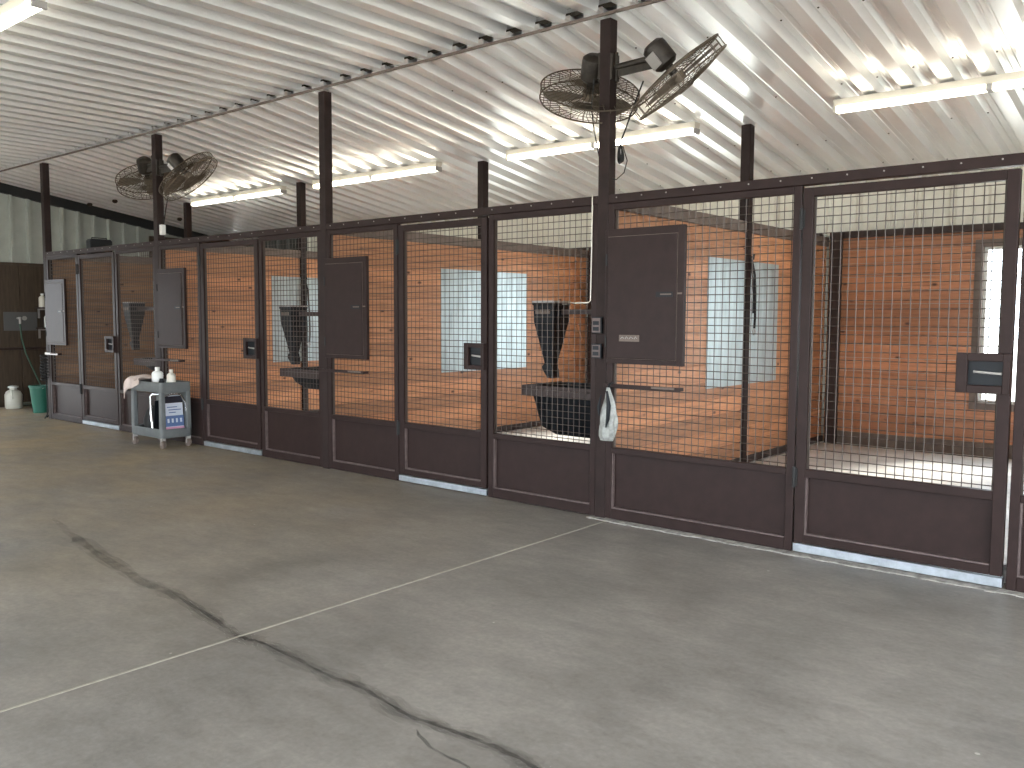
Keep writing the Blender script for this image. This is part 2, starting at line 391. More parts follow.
# end wall on the left with an open doorway onto the aisle
DY0, DY1, DZ = -1.8, -.75, 2.3
prof = ribbed(YF, YB, .265, .43, 0, 0, None, .06, wide=.04, slope=.012, minor=False)
m = MB(); bm = m.bm
def strip(y0, y1, z0, zt):
    pr = [p for p in prof if y0 < p[0] < y1]
    pr = [(y0, .03)] + pr + [(y1, .03)]
    a = [bm.verts.new((XL+.075-d, y, z0)) for y, d in pr]; b = [bm.verts.new((XL+.075-d, y, zt(y))) for y, d in pr]
    for i in range(len(pr)-1): bm.faces.new((a[i], a[i+1], b[i+1], b[i]))
tz = lambda y: 3.68 if y < 0 else roofz(y)+.04
strip(YF, DY0, 0, tz); strip(DY0, DY1, DZ, tz); strip(DY1, .02, 0, tz); strip(.02, YB, 0, tz)
m.box(XL-.1, XL, YF, DY0, 0, 3.8).box(XL-.1, XL, DY0, DY1, DZ, 3.8).box(XL-.1, XL, DY1, YB, 0, 3.8)
m.build('wall_left', SIDEG, kind='structure')
m = MB(); y = -.7
while y < 3.3: m.box(XL+.07, XL+.10, y, min(y+.60, YB)-.008, 0, 2.27); y += .60
m.box(XL+.07, XL+.12, -.7, YB-.02, 2.27, 2.31)
m.box(XL+.07, XL+.10, 2.72, YB-.02, 2.31, roofz(YB)-.02)
m.build('wall_left', DARKW, kind='structure')
MB().box(XL+.06, XL+.11, DY1-.03, DY1+.04, 0, DZ).box(XL+.06, XL+.11, DY0-.04, DY0+.03, 0, DZ).box(XL+.06, XL+.11, DY0, DY1, DZ, DZ+.07).build('door_1', BROWN, kind='structure')
# dark eave trim along the top of the end wall
m = MB(); m.loft([[(XL+.02, .0, 3.45), (XL+.11, .0, 3.45), (XL+.11, .0, 3.60), (XL+.02, .0, 3.60)], [(XL+.02, YB, roofz(YB)-.16), (XL+.11, YB, roofz(YB)-.16), (XL+.11, YB, roofz(YB)), (XL+.02, YB, roofz(YB))]])
m.build('trim_3', BLACKR, kind='structure')
# long side across the aisle, behind the camera: unseen bays opened between piers to brighten the ceiling, head at 2.3 m
m = MB()
for a, b in ((XL, -13), (-9.2, -8.8), (-4.7, -4.3), (-.2, .2), (2.8, XR)): m.box(a, b, YF-.1, YF, 0, 2.3)
m.box(XL, XR, YF-.1, YF, 2.3, 3.8)
m.build('wall_front', SIDEG, kind='structure')
# right end: open towards the aisle, closed over the door head and behind the stalls
m = MB().box(XR, XR+.1, YF, -7.4, 0, 3.8).box(XR, XR+.1, -7.4, -.6, 3.3, 3.8).box(XR, XR+.1, -.6, YB, 0, 3.8)
m.build('wall_right', SIDEG, kind='structure')

# saw joint across the aisle and the long wandering crack
MB().box(-3.500, -3.486, YF, -.02, 0, .0015).build('trim_4', JOINT, kind='structure')
def ribbon(pts, w, z, name, mt=None):
    m = MB(); bm = m.bm; L = []
    for i, (x, y) in enumerate(pts):
        a = Vector(pts[max(i-1, 0)]); b = Vector(pts[min(i+1, len(pts)-1)]); d = (b-a).normalized(); n = Vector((-d.y, d.x))
        ww = w*random.uniform(.6, 1.35)*(.35 if i in (0, len(pts)-1) else 1)
        L.append((bm.verts.new((x+n.x*ww, y+n.y*ww, z)), bm.verts.new((x-n.x*ww, y-n.y*ww, z))))
    for (a, b), (c, d) in zip(L, L[1:]): bm.faces.new((a, b, d, c))
    return m.build(name, mt or CRACK, kind='structure')
def densify(P, k=5, j=.012):
    o = []
    for (x0, y0), (x1, y1) in zip(P, P[1:]):
        for i in range(k):
            t = i/k; o.append((x0+(x1-x0)*t+random.uniform(-j, j), y0+(y1-y0)*t+random.uniform(-j, j)))
    return o+[P[-1]]
crk = [(-6.6,-2.63),(-5.92,-2.762),(-5.356,-2.859),(-4.675,-2.954),(-4.214,-2.973),(-3.775,-3.038),(-3.484,-3.088),(-3.35,-3.071),(-3.041,-3.081),(-2.755,-3.097),(-2.574,-3.093),(-2.355,-3.137),(-2.156,-3.126),(-1.976,-3.11),(-1.827,-3.113),(-1.6,-3.15),(-1.2,-3.2),(-.6,-3.15)]
ribbon(densify(crk[1:], 4, .008), .055, .0008, 'trim_5', STAIN)
ribbon(densify(crk, 4, .010), .028, .0011, 'trim_5', STAIN)
ribbon(densify(crk[4:], 5, .007), .010, .0014, 'trim_5')
ribbon(densify([(-2.2,-3.2),(-2.073,-3.259),(-1.899,-3.269),(-1.7,-3.33)], 4, .006), .006, .0012, 'trim_5')
# pale concrete edge under the nearest panels
m = MB()
x = -3.66
while x < .5:
    m.box(x, min(x+.05, .5), -.055-random.uniform(0, .022), .02, 0, .005); x += .05
m.build('trim_6', CURB, kind='structure')

# ------------------------------------------------------------------ partitions between stalls
PW = ['bordering the wash corner at the far end', 'between the farthest and second stalls', 'between the second and third stalls', 'between the third and nearest stalls', 'closing the nearest stall on the right']
YPS = [2.2, 2.09, 2.29, 2.35, 2.35]
for i, x in enumerate(PX):
    yp = YPS[i]; ya, yb = yp-.045, yp+.045
    t = thing('stall_partition', (x, 2.2, 0), ('brown' if i == 0 else 'orange')+' pine board partition '+PW[i], 'partition', 'pine partitions dividing the stalls')
    m = MB()
    for (a, b) in ((.10, ya-.004), (yb+.004, 4.35)):
        m.box(x-.014, x+.014, a+.01, b-.01, .175, 2.258)
        boards_x(m, x-.022, x+.022, a, b, .17, 2.262, pitch=.149)
    m.build('board_panel', WOODF if i == 0 else WOOD, t, bevel=.004)
    MB().box(x-.035, x+.035, .10, ya, 2.262, 2.362).box(x-.035, x+.035, yb, 4.38, 2.262, 2.362).build('top_rail', DUSTY, t, bevel=.004)
    MB().box(x-.035, x+.035, .10, ya, .106, .17).box(x-.035, x+.035, yb, 4.38, .106, .17).build('base_rail', BROWN_D, t, bevel=.003)
    for s in (1,):
        MB().box(x+.023, x+.027, 1.58, 3.06, .86, 2.0).build('metal_panel', GALVP, t)
    if i < 4:
        MB().box(x-.045, x+.045, ya, yb, .106, roofz(yb)+.01).build('support_post', POSTM, bevel=.003)
        p = [o for o in C.objects if o.name.startswith('support_post')][-1]
        tag(p, 'slim dark steel post rising from the partition '+PW[i], 'post', 'slim posts halfway along the partitions')
    else:
        tag(MB().box(x-.045, x+.045, ya, yb, .106, roofz(yb)+.01).build('support_post', POSTM, bevel=.003), 'slim dark steel post rising from the partition '+PW[i], 'post', 'slim posts halfway along the partitions')
    # dark post in the back corner
    tag(MB().box(x+.075, x+.20, YB-.10, YB-.052, .106, 2.40).build('corner_post', BROWN_D, bevel=.003), 'dark back corner post beside the partition '+PW[i], 'post', 'dark posts in the back corners of the stalls')

# ------------------------------------------------------------------ big posts
BPL = ['big brown steel post at the far end, first of the stall row', 'big brown steel post carrying the farther pair of fans', 'big brown steel post without fans in the middle of the row', 'big brown steel post carrying the nearer pair of fans', 'big brown steel post at the right end of the nearest stall']
for i, x in enumerate(PX):
    o = MB().box(x-HW, x+HW, 0.0, .09, 0, 3.600-.09*RISE).build('steel_post', POSTM, bevel=.004)
    tag(o, BPL[i], 'post', 'big posts along the stall front')

# ------------------------------------------------------------------ stall fronts
ZR0, ZR1 = 2.29, 2.352
for i in range(4):
    a, b = PX[i]+HW, PX[i+1]-HW
    t = thing('header_rail', ((a+b)/2, .03, ZR0), 'brown steel header rail over the front of the '+WHO[i], 'rail', 'header rails along the top of the stall fronts')
    MB().box(a, b, .0, .06, ZR0, ZR1).build('rail', BROWN_D if i < 0 else BROWN, t, bevel=.003)
    m = MB(); x = a+.07
    while x < b-.05:
        m.cyl((x, .001, ZR0+.038), (x, -.004, ZR0+.038), .005, 6); x += .203+random.uniform(-.01, .01)
    m.build('screw', PALE, t); [o for o in t.children][-1]['kind'] = 'stuff'

def mesh_grid(m, x0, x1, z0, z1, y, sp=.0512, r=.0029):
    n = int((x1-x0)/sp); off = ((x1-x0)-n*sp)/2+.0
    x = x0+max(off, .008)
    def wire(p0, p1): m.tube([p0, p1], r, 4)
    while x < x1: wire((x, y, z0), (x, y, z1)); x += sp
    z = z0+.022
    while z < z1: wire((x0, y+.0044, z), (x1, y+.0044, z)); z += sp
def infill(t, x0, x1, z0, z1, st, sb, tb, midz=.513, midh=.042, y0=.004, y1=.05, name='frame'):
    """steel frame with mesh above and a recessed kick plate below"""
    m = MB()
    m.box(x0, x0+st, y0, y1, z0, z1).box(x1-st, x1, y0, y1, z0, z1)
    m.box(x0+st, x1-st, y0, y1, z0, z0+sb).box(x0+st, x1-st, y0, y1, z1-tb, z1)
    m.box(x0+st, x1-st, y0, y1, midz-midh/2, midz+midh/2)
    m.build('frame', BROWN, t, bevel=.003)
    a, b, c, d = x0+st, x1-st, z0+sb, midz-midh/2
    # inner bead, left and bottom only; its lighter brown paints in caught light
    k = MB(); w = .010
    k.box(a, b, y0+.036, y1-.004, c, d)
    k.build('kick_plate', BROWN, t)
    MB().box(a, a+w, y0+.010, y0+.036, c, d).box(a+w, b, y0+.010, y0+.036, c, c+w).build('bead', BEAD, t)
    g = MB(); mesh_grid(g, a, b, midz+midh/2, z1-tb, .034)
    g.box(a, a+.006, .024, .044, midz+midh/2, z1-tb).box(b-.006, b, .024, .044, midz+midh/2, z1-tb)
    g.build('wire_mesh', WIRE, t)

FPL = [('fixed mesh panel left of the farthest gate', 'fixed mesh panel between the farthest gate and the farther fan post'),
       ('fixed mesh panel left of the second farthest gate, behind the cart', 'fixed mesh panel just left of the middle post, feeder behind it'),
       ('fixed mesh panel just right of the middle post', 'fixed mesh panel just left of the nearer fan post, black hopper behind it'),
       ('widest fixed mesh panel, between the nearer fan post and the nearest gate', 'fixed mesh panel right of the nearest gate, cut off by the photo')]
LATCH_Z = [(1.0, 1.21), (1.03, 1.243), (1.046, 1.263), (1.073, 1.293)]
LATCH_X = [(-11.21, -10.975), (-8.105, -7.865), (-4.925, -4.705), (-1.21, -.946)]
for i in range(4):
    p0, p1 = PX[i]+HW, PX[i+1]-HW; d0, d1 = DOORS[i]
    for side, (a, b) in (('left', (p0, d0-.006)), ('right', (d1+.016, p1))):
        what = 'with a feed hatch' if side == 'left' else ('with a black feeder behind it' if i < 3 else 'cut off by the right edge of the photo')
        t = thing('mesh_fence', ((a+b)/2, .027, .004), FPL[i][0 if side == 'left' else 1], 'panel', 'fixed mesh panels of the stall fronts')
        infill(t, a, b, .008, ZR0-.002, .05, .075, .045)
    t = thing('stall_gate', (d0, .027, .05), 'hinged brown wire mesh gate of the '+WHO[i], 'gate', 'hinged gates of the stalls')
    infill(t, d0+.006, d1-.006, .072, 2.272, .062, .05, .055, midh=.052)
    # hinges on the left edge
    for z in (.42, 2.02):
        MB().cyl((d0, -.006, z), (d0, -.006, z+.13), .011, 8).box(d0-.012, d0+.02, -.003, .003, z+.01, z+.12).build('hinge', BLACKR, t)
    # latch box
    l0, l1 = LATCH_X[i]; z0, z1 = LATCH_Z[i]; f = .055 if i == 3 else .045
    m = MB()
    m.box(l0, l0+f, -.032, .003, z0, z1).box(l1-.035, l1, -.032, .003, z0, z1).box(l0+f, l1-.035, -.032, .003, z0, z0+f*.8).box(l0+f, l1-.035, -.032, .003, z1-f*.8, z1)
    m.box(l0+f*.5, l1-.02, .004, .02, z0+.02, z1-.02)
    lb = m.build('latch_box', BROWN, t, bevel=.003)
    MB().box(l0+f, l1-.035, .0005, .0035, z0+f*.8, z1-f*.8).build('recess_plate', BLACKP, lb)
    zc = (z0+z1)/2
    MB().tube([(l0+f+.03, -.012, zc+.008), (l0+f+.06, -.02, zc+.006), (l1-.04, -.02, zc)], .0075, 8).build('latch_lever', PALE, lb)
    tag([o for o in lb.children][-1], 'worn bare metal latch lever')
    # galvanised threshold strip
    thr = MB().box(d0+.002, d1-.002, .002, .05, .012, .064).build('threshold_strip', GALV, bevel=.002)
    tag(thr, ['galvanised floor strip under the farthest gate', 'galvanised floor strip under the second farthest gate', 'grey floor strip under the gate right of the middle post', 'bright galvanised floor strip under the nearest gate'][i], 'threshold', 'threshold strips under the gates')

# ------------------------------------------------------------------ feed hatches
CAB = [(-12.952, -12.33, 1.06, 1.965), (-9.862, -9.25, 1.095, 2.018), (-6.738, -6.13, 1.08, 2.022), (-3.538, -2.903, 1.148, 2.102)]
for i, (a, b, z0, z1) in enumerate(CAB):
    lab = ['brown steel feed hatch near the far end, glaring pale with reflected daylight', 'brown steel feed hatch behind the service cart, half lit by glare',
           'plain brown steel feed hatch beside the middle post', 'largest brown steel feed hatch, beside the fan post, with a small embossed plate'][i]
    t = thing('feed_hatch', ((a+b)/2, 0, z0), lab, 'hatch', 'feed hatches on the stall fronts')
    w = .052
    m = MB(); y0, y1 = -.032, .003
    m.box(a, a+.02, y0, y1, z0, z1).box(b-w, b, y0, y1, z0, z1).box(a+.02, b-w, y0, y1, z0, z0+.035).box(a+.02, b-w, y0, y1, z1-w, z1)
    m.build('frame', BROWN, t, bevel=.003)
    # thin pale rub line round the door
    MB().box(a+.02, b-w, -.028, -.024, z0+.035, z1-w).build('rub_line', DUSTY, t)
    da, db, dz0, dz1 = a+.024, b-w-.004, z0+.0375, z1-w-.004
    dr = MB().box(da, db, -.036, -.0285, dz0, dz1).build('door', BROWN, t, bevel=.002)
    hx, hz = db-.155, (dz0+dz1)/2+.02
    MB().box(hx, hx+.13, -.0395, -.0362, hz-.018, hz+.018).build('latch', BLACKP, dr)
    MB().box(hx+.035, hx+.12, -.0425, -.0398, hz-.004, hz+.006).build('latch_bar', DUSTY, dr)
    MB().box(b-w+.002, b-.012, -.037, -.0335, hz, hz+.012).build('keeper', DUSTY, t)
    for z in (dz0+.08, dz1-.2): MB().cyl((a+.012, -.036, z), (a+.012, -.036, z+.08), .006, 8).build('hinge', BLACKR, t)
    if i == 3:
        pl = MB().box(-3.409, -3.243, -.040, -.0363, 1.308, 1.354).build('name_plate', DUSTY, t, bevel=.001)
        m = MB()
        for k, (x, w_, h_) in enumerate(((-3.395, .03, .012), (-3.355, .02, .018), (-3.325, .035, .014), (-3.28, .02, .018))):
            m.tube([(x, -.041, 1.326), (x+w_*.4, -.041, 1.326+h_), (x+w_, -.041, 1.33)], .0025, 4)
        m.build('emblem', PALE, pl)

# blanket bars
BARS = [(-12.95, -12.55, .935), (-9.94, -9.32, .956), (-6.80, -6.14, .963), (-3.52, -2.905, .990)]
for i, (a, b, z) in enumerate(BARS):
    t = thing('blanket_bar', ((a+b)/2, -.04, z), 'thin brown blanket bar below the feed hatch of the '+WHO[i], 'bar', 'blanket bars below the feed hatches')
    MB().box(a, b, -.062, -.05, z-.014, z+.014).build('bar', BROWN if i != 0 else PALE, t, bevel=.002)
    MB().box(a+.01, a+.035, -.05, .003, z-.012, z+.012).build('bracket', BROWN, t)
    MB().box(b-.03, b-.005, -.05, .003, z-.012, z+.012).build('bracket', BROWN, t)
    MB().box(b-.22, b-.04, -.066, -.0622, z-.003, z+.011).build('worn_patch', DUSTY, t)

# ------------------------------------------------------------------ feeders
def rr(cx, cy, hx, hy, r, z, n=4):
    out = []
    for sx, sy, a0 in ((1, 1, 0), (-1, 1, PI/2), (-1, -1, PI), (1, -1, 3*PI/2)):
        for k in range(n+1):
            a = a0+PI/2*k/n; out.append((cx+sx*(hx-r)+r*math.cos(a), cy+sy*(hy-r)+r*math.sin(a), z))
    return out
FEED = [(-11.17, .35, 'farthest stall', .04, .78, .5), (-7.74, .35, 'second stall from the far end', -.02, .74, .14), (-4.31, .35, 'third stall from the far end', 0, .55, -.07)]
for cx, cyy, who, dz, zb, xo in FEED:
    t = thing('feed_hopper', (cx, cyy, 1.0), 'tapered black automatic feed hopper in the '+who, 'feeder', 'black automatic feed hoppers')
    c, s = math.cos(-.1), math.sin(-.1)
    def rot(pts): return [(cx+(x-cx)*c-(y-cyy)*s, cyy+(x-cx)*s+(y-cyy)*c, z+dz) for x, y, z in pts]
    m = MB(); m.loft([rot(rr(cx, cyy, hx, hy, .012, z)) for hx, hy, z in ((.042, .036, 1.10), (.054, .046, 1.16), (.110, .096, 1.44), (.113, .100, 1.57), (.119, .105, 1.575), (.119, .105, 1.592))])
    m.build('hopper', BLACKP, t)
    MB().loft([rot(rr(cx, cyy, .121, .107, .012, z)) for z in (1.593, 1.608)]).build('lid', PALE, t)  # pale colour stands for light caught on the lid
    tag([o for o in t.children][-1], 'lid painted pale as if catching light')
    m = MB(); m.loft([rot(rr(cx+ox, cyy, hx, .045, .012, z)) for ox, hx, z in ((.03, .030, .985), (.0, .055, 1.045), (-.012, .055, 1.075), (0, .042, 1.10))])
    m.build('spout', BLACKP, t)
    m = MB(); q = Vector(rot([(cx, cyy-.1025, 1.52)])[0]); mt = Matrix.Rotation(-.1, 3, 'Z')
    m.obox(q, (.16, .004, .035), mt).build('label_strip', DUSTY, t)
    px = [p for p in PX if p > cx][0]-.04
    MB().box(cx+.09, px+.017, cyy-.015, cyy+.015, 1.50+dz, 1.54+dz).box(px+.006, px+.017, cyy-.06, cyy+.06, 1.45+dz, 1.59+dz).build('wall_bracket', BROWN_D, t)
    # feed tub under it, reaching to the partition on its right
    px = [p for p in PX if p > cx][0]-.04
    x0 = cx+xo; x1 = px+.016; mx_, hx = (x0+x1)/2, (x1-x0)/2
    t2 = thing('feed_tub', (mx_, .36, zb), 'black corner feed tub under the hopper of the '+who, 'tub', 'black feed tubs')
    m = MB(); zt = .935
    R = [rr(mx_+.05, .36, hx-.13, .16, .10, zb), rr(mx_+.02, .36, hx-.06, .21, .10, zb+.06), rr(mx_, .36, hx-.015, .25, .08, zt-.02), rr(mx_, .36, hx, .26, .08, zt),
         rr(mx_, .36, hx-.03, .23, .08, zt), rr(mx_+.02, .36, hx-.08, .19, .08, zb+.08), rr(mx_+.05, .36, hx-.16, .14, .08, zb+.03)]
    m.loft(R).build('bowl', BLACKP, t2, smooth=True)
    MB().box(x0-.01, x1, .075, .085, zt-.075, zt+.005).box(x0-.01, x0-.002, .075, .60, zt-.075, zt+.005).build('support_band', BROWN_D, t2)

# ------------------------------------------------------------------ fans
def basis(n, ref):
    n = Vector(n).normalized(); x = (Vector(ref)-n*Vector(ref).dot(n)).normalized(); y = n.cross(x)
    return Matrix((x, y, n)).transposed()
def fan(center, n, post, side, lab):
    c = Vector(center); n = Vector(n).normalized(); R = .365
    t = thing('barn_fan', c, lab, 'fan', 'caged barn fans on the posts')
    B = basis(n, (0, 0, 1)); P = lambda r, a, h: c + B @ Vector((r*math.cos(a), r*math.sin(a), h))
    g = MB()
    g.ring(c + n*.045, n, R, .006, 40); g.ring(c - n*.045, n, R, .006, 40)
    for h0, sgn in ((.05, 1), (-.05, -1)):
        for rr_ in (.10, .17, .24, .31): g.ring(c + n*(h0+sgn*.04*(1-rr_/R)), n, rr_, .0022, 32, 4)
        for k in range(48):
            a = 2*PI*k/48; g.tube([P(.06, a, h0+sgn*.036), P(.22, a+.08*sgn, h0+sgn*.02), P(R, a, h0-sgn*.004)], .0028, 4)
    for k in range(24):
        a = 2*PI*k/24; g.tube([P(R, a, .045), P(R, a, -.045)], .003, 4)
    g.lathe([(.0, .0), (.06, 0), (.06, .008), (0, .008)], c+n*.086, n, 16); 
    g.build('guard', GUARD, t)
    # blades
    m = MB()
    for k in range(3):
        a0 = 2*PI*k/3+.4
        rings = []
        for r, w, tw in ((.05, .10, .55), (.15, .20, .5), (.27, .27, .42), (.345, .24, .36)):
            wa = w/r if r > .1 else w/.1
            pts = []
            for f in (-.5, -.17, .17, .5):
                pts.append(P(r, a0+min(wa, 1.6)*f, math.tan(tw)*w*f*.28))
            rings.append(pts)
        bmv = [[m.bm.verts.new(p) for p in r_] for r_ in rings]
        bm2 = [[m.bm.verts.new(p+n*.003) for p in r_] for r_ in rings]
        for q in (bmv, bm2):
            for A, Bq in zip(q, q[1:]):
                for j in range(3): m.bm.faces.new((A[j], A[j+1], Bq[j+1], Bq[j]))
        for A, Bq in zip(bmv[-1:], bm2[-1:]):
            for j in range(3): m.bm.faces.new((A[j], A[j+1], Bq[j+1], Bq[j]))
        for e in (0, 3):
            for q in range(3): m.bm.faces.new((bmv[q][e], bmv[q+1][e], bm2[q+1][e], bm2[q][e]))
    m.lathe([(.0, -.03), (.055, -.03), (.055, .03), (.0, .03)], c, n, 14)
    m.build('blades', BLADE, t)
    # motor behind
    m = MB(); m.lathe([(.0, -.30), (.055, -.297), (.082, -.275), (.086, -.25), (.086, -.13), (.06, -.105), (.03, -.10), (.03, -.04), (0, -.04)], c, n, 18)
    mo = m.build('motor', DARKM, t, smooth=True)
    q = P(.087, 2.6 if side > 0 else .6, -.19)
    d = (q-(c-n*.19)).normalized()
    MB().obox(q, (.10, .085, .012), Matrix((n, n.cross(d), d)).transposed()).build('spec_plate', PALE, mo)
    # yoke and arm to the post
    m = MB(); mc = c-n*.2; pp = Vector((post+side*.05, .045, mc.z-.0)); 
    att = Vector((post+side*.052, .045, mc.z-.01))
    m.tube([att, mc+Vector((-side*.085, 0, -.01))], .022, 8)
    m.obox((att+mc)/2+Vector((0, 0, -.03)), ((att-mc).length*.8, .012, .09), Matrix.Rotation(math.atan2((mc-att).y, (mc-att).x), 3, 'Z'))
    m.box(att.x-.006, att.x+.012, .0, .09, att.z-.09, att.z+.09)
    m.cyl((att.x+side*.02, .045, att.z-.10), (att.x+side*.02, .045, att.z+.10), .012, 8)
    m.build('arm', DARKM, t)
    return t
for px, lab in ((PX[3], 'nearer fan post'), (PX[1], 'farther fan post')):
    z = 3.09 if px > -5 else 3.06
    nR = (.48, .43, -.765); nL = (-.44, .42, -.79)
    cR = (px+.52, .09, z) ; cL = (px-.23, .13, z)
    if px > -5: cR = (-3.05, .10, 3.105); cL = (-3.82, .15, 3.12)
    else: cR = (-9.36, .12, 3.06); cL = (-10.33, .15, 3.11)
    fan(cR, nR, px, 1, 'dusty caged barn fan tilted steeply, on the right side of the '+lab)
    fan(cL, nL, px, -1, 'dusty caged barn fan on the left side of the '+lab)

# cords at the nearer fans
t = thing('power_cord', (-3.44, .045, 2.46), 'black power cord of the right nearer fan, coiled against the post', 'cord')
m = MB(); m.tube([(-3.30, .06, 3.12), (-3.36, .05, 2.98), (-3.43, .04, 2.80), (-3.47, .03, 2.70)], .006, 6)
for k in range(3): m.ring((-3.475+.006*k, .045, 2.635), (.7, .7, .1*k), .062-.006*k, .007, 20)
m.build('coil', BLACKR, t)
m = MB(); m.tube([(-3.538, .05, 2.70), (-3.44, .03, 2.68), (-3.405, .03, 2.58), (-3.43, .03, 2.50), (-3.50, .04, 2.46), (-3.538, .05, 2.47)], .004, 6)
m.build('loose_loop', BLACKR, t)
tag(MB().tube([(-3.70, .04, 3.20), (-3.71, .02, 3.0), (-3.67, 0, 2.82), (-3.634, .02, 2.62)], .005, 6).build('power_cord', BLACKR), 'thin black cord hanging from the left nearer fan', 'cord')
tag(MB().tube([(-9.62, .06, 3.0), (-9.7, .05, 2.85), (-9.76, .05, 2.70), (-9.80, .05, 2.57), (-9.80, .05, 2.54)], .006, 6).build('power_cord', BLACKR), 'thin dark cord hanging from the farther fans to the white outlet', 'cord')
o = MB().box(-9.86, -9.80, .02, .07, 2.42, 2.54).build('outlet', WHITEP, bevel=.004); tag(o, 'small white outlet box on the farther fan post above the rail', 'outlet')
# outlets on the near post
for z0, z1, lab in ((1.36, 1.48, 'upper'), (1.18, 1.285, 'lower')):
    t = thing('outlet', (-3.61, -.01, z0), lab+' of two black outlets on the nearer fan post beside the feed hatch', 'outlet')
    MB().box(-3.655, -3.570, -.028, 0, z0, z1).build('box', BLACKP, t, bevel=.003)
    MB().box(-3.648, -3.577, -.032, -.0285, z0+.008, z1-.008).build('cover_plate', BEAD, t)
    m = MB()
    for zz in (z0+.02, z0+.062): m.box(-3.638, -3.587, -.034, -.0325, zz, zz+.028)
    m.build('socket', BLACKP, t)
# white feeder wire
t = thing('feeder_conduit', (-3.68, -.01, 1.58), 'thin white conduit running down to the black feed hopper beside the nearer fan post', 'conduit')
MB().tube([(-3.672, -.008, 2.36), (-3.674, -.008, 2.0), (-3.68, -.008, 1.60), (-3.70, -.006, 1.585), (-3.82, .0, 1.583)], .0045, 8).build('pipe', CREAMP, t)
MB().tube([(-3.82, .0, 1.583), (-3.90, .06, 1.585), (-4.0, .14, 1.58), (-4.13, .26, 1.58)], .004, 6).build('wire', CREAMP, t)
tag(MB().tube([(-4.11, .35, 1.60), (-4.08, .34, 1.50), (-4.02, .33, 1.38), (-3.99, .33, 1.30)], .005, 6).build('feeder_wire', mat('orange_wire', (.45, .17, .06), .5)), 'thin orange wire dangling from the hopper of the third stall', 'wire')

# bag hanging on the blanket bar
t = thing('plastic_bag', (-3.450, -.08, .60), 'crumpled grey and black plastic bag hanging below the large feed hatch', 'bag')
m = MB(); rings = []
for k in range(13):
    f = k/12; z = .98-f*.38
    w = .012+.055*math.sin(min(1, f*1.15)*PI*.62)**1.1*(1 if f < .93 else .7)
    rings.append([(-3.450+.01*math.sin(4*f)+math.cos(2*PI*j/18)*w*(1+.16*math.sin(3*j+7*f)), -.105+math.sin(2*PI*j/18)*w*.62*(1+.16*math.cos(4*j+5*f)), z) for j in range(18)])
m.loft(rings).build('sack', BAGM, t, smooth=True)
MB().tube([(-3.425, -.16, .96), (-3.405, -.165, .86), (-3.412, -.165, .76), (-3.435, -.155, .70)], [.008, .016, .014, .004], 8).tube([(-3.480, -.15, .93), (-3.495, -.16, .84), (-3.490, -.158, .78)], [.005, .012, .005], 8).build('dark_fold', BLACKP, t, smooth=True)
MB().tube([(-3.450, -.105, .98), (-3.450, -.085, 1.005), (-3.450, -.055, 1.012), (-3.450, -.042, .985), (-3.450, -.075, .965)], .008, 6).build('handle', BLACKP, t)

# lead ropes on slim posts
def rope(x, y, zt, zb, lab):
    t = thing('lead_rope', (x, y, zb), lab, 'rope', 'lead ropes on the slim posts')
    m = MB(); m.tube([(x, y, zt), (x+.02, y+.03, zt-.15), (x+.02, y+.05, (zt+zb)/2), (x+.02, y+.055, zb+.10), (x+.02, y+.045, zb)], .011, 8)
    m.tube([(x, y-.02, zt), (x+.02, y-.01, zt-.2), (x+.025, y-.0, (zt+zb)/2), (x+.02, y+.01, zb+.14)], .009, 8)
    m.tube([(x, y-.03, zt), (x+.02, y, zt+.04), (x, y+.03, zt)], .010, 8)
    m.build('rope', ROPE, t)
    MB().tube([(x+.02, y+.045, zb), (x+.02, y+.065, zb-.035), (x+.02, y+.03, zb-.06), (x+.02, y+.01, zb-.02), (x+.02, y+.045, zb)], .007, 6).build('snap_hook', PALE, t)
rope(PX[3]+.06, 2.37, 2.02, 1.38, 'dark lead rope hanging on the slim post of the nearest stall')
rope(PX[1]+.06, 2.09, 1.98, 1.12, 'dark lead rope hanging on the slim post of the second stall')

# ------------------------------------------------------------------ light fixtures
def fixture(xa, xb, y, z, tilt, lab, parts=2):
    t = thing('strip_light', ((xa+xb)/2, y, z), lab, 'ceiling light', 'lit fluorescent strip lights')
    n = parts; L = (xb-xa)/n
    m = MB(); m.frust(xa, xb, y-.035, y+.035, z+.001, xa, xb, y-.055, y+.055, z+.055)
    h = m.build('housing', CREAMP, t, bevel=.002)
    for k in range(n):
        a = xa+k*L+.025; b = xa+(k+1)*L-.025
        for dy in (-.025, .025):
            MB().cyl((a, y+dy, z-.026), (b, y+dy, z-.026), .019, 12).build('tube', TUBE, t, smooth=True)
    for k in range(n+1):
        x = xa+k*L; MB().box(x-.022 if k else x, x+.022 if k < n else x, y-.05, y+.05, z-.05, z).build('lamp_holder', CREAMP if k == 0 else PALE, t, bevel=.003)
    return t
LX = [(-12.6, -10.27), (-9.58, -7.27), (-6.22, -3.95), (-2.69, -.39)]
LN = ['farthest lit strip light over the stalls, beside the farther fan post', 'second strip light over the stalls, right of the middle post', 'strip light behind the nearer fan post', 'nearest strip light over the right end of the stalls']
for (a, b), l in zip(LX, LN): fixture(a, b, 2.07, roofz(2.07)-.068, 0, l)
for a, b, l in ((-8.5, -6.2, 'glaring strip light over the aisle in the top left corner'), (-12.1, -9.8, 'added unseen strip light over the far end of the aisle'), (-4.6, -2.3, 'added unseen strip light over the middle of the aisle'), (-.9, 1.4, 'added unseen strip light over the near end of the aisle')):
    fixture(a, b, -2.75, 3.645-.10, 0, l)  # all but the corner one are unseen, added to brighten the ceiling

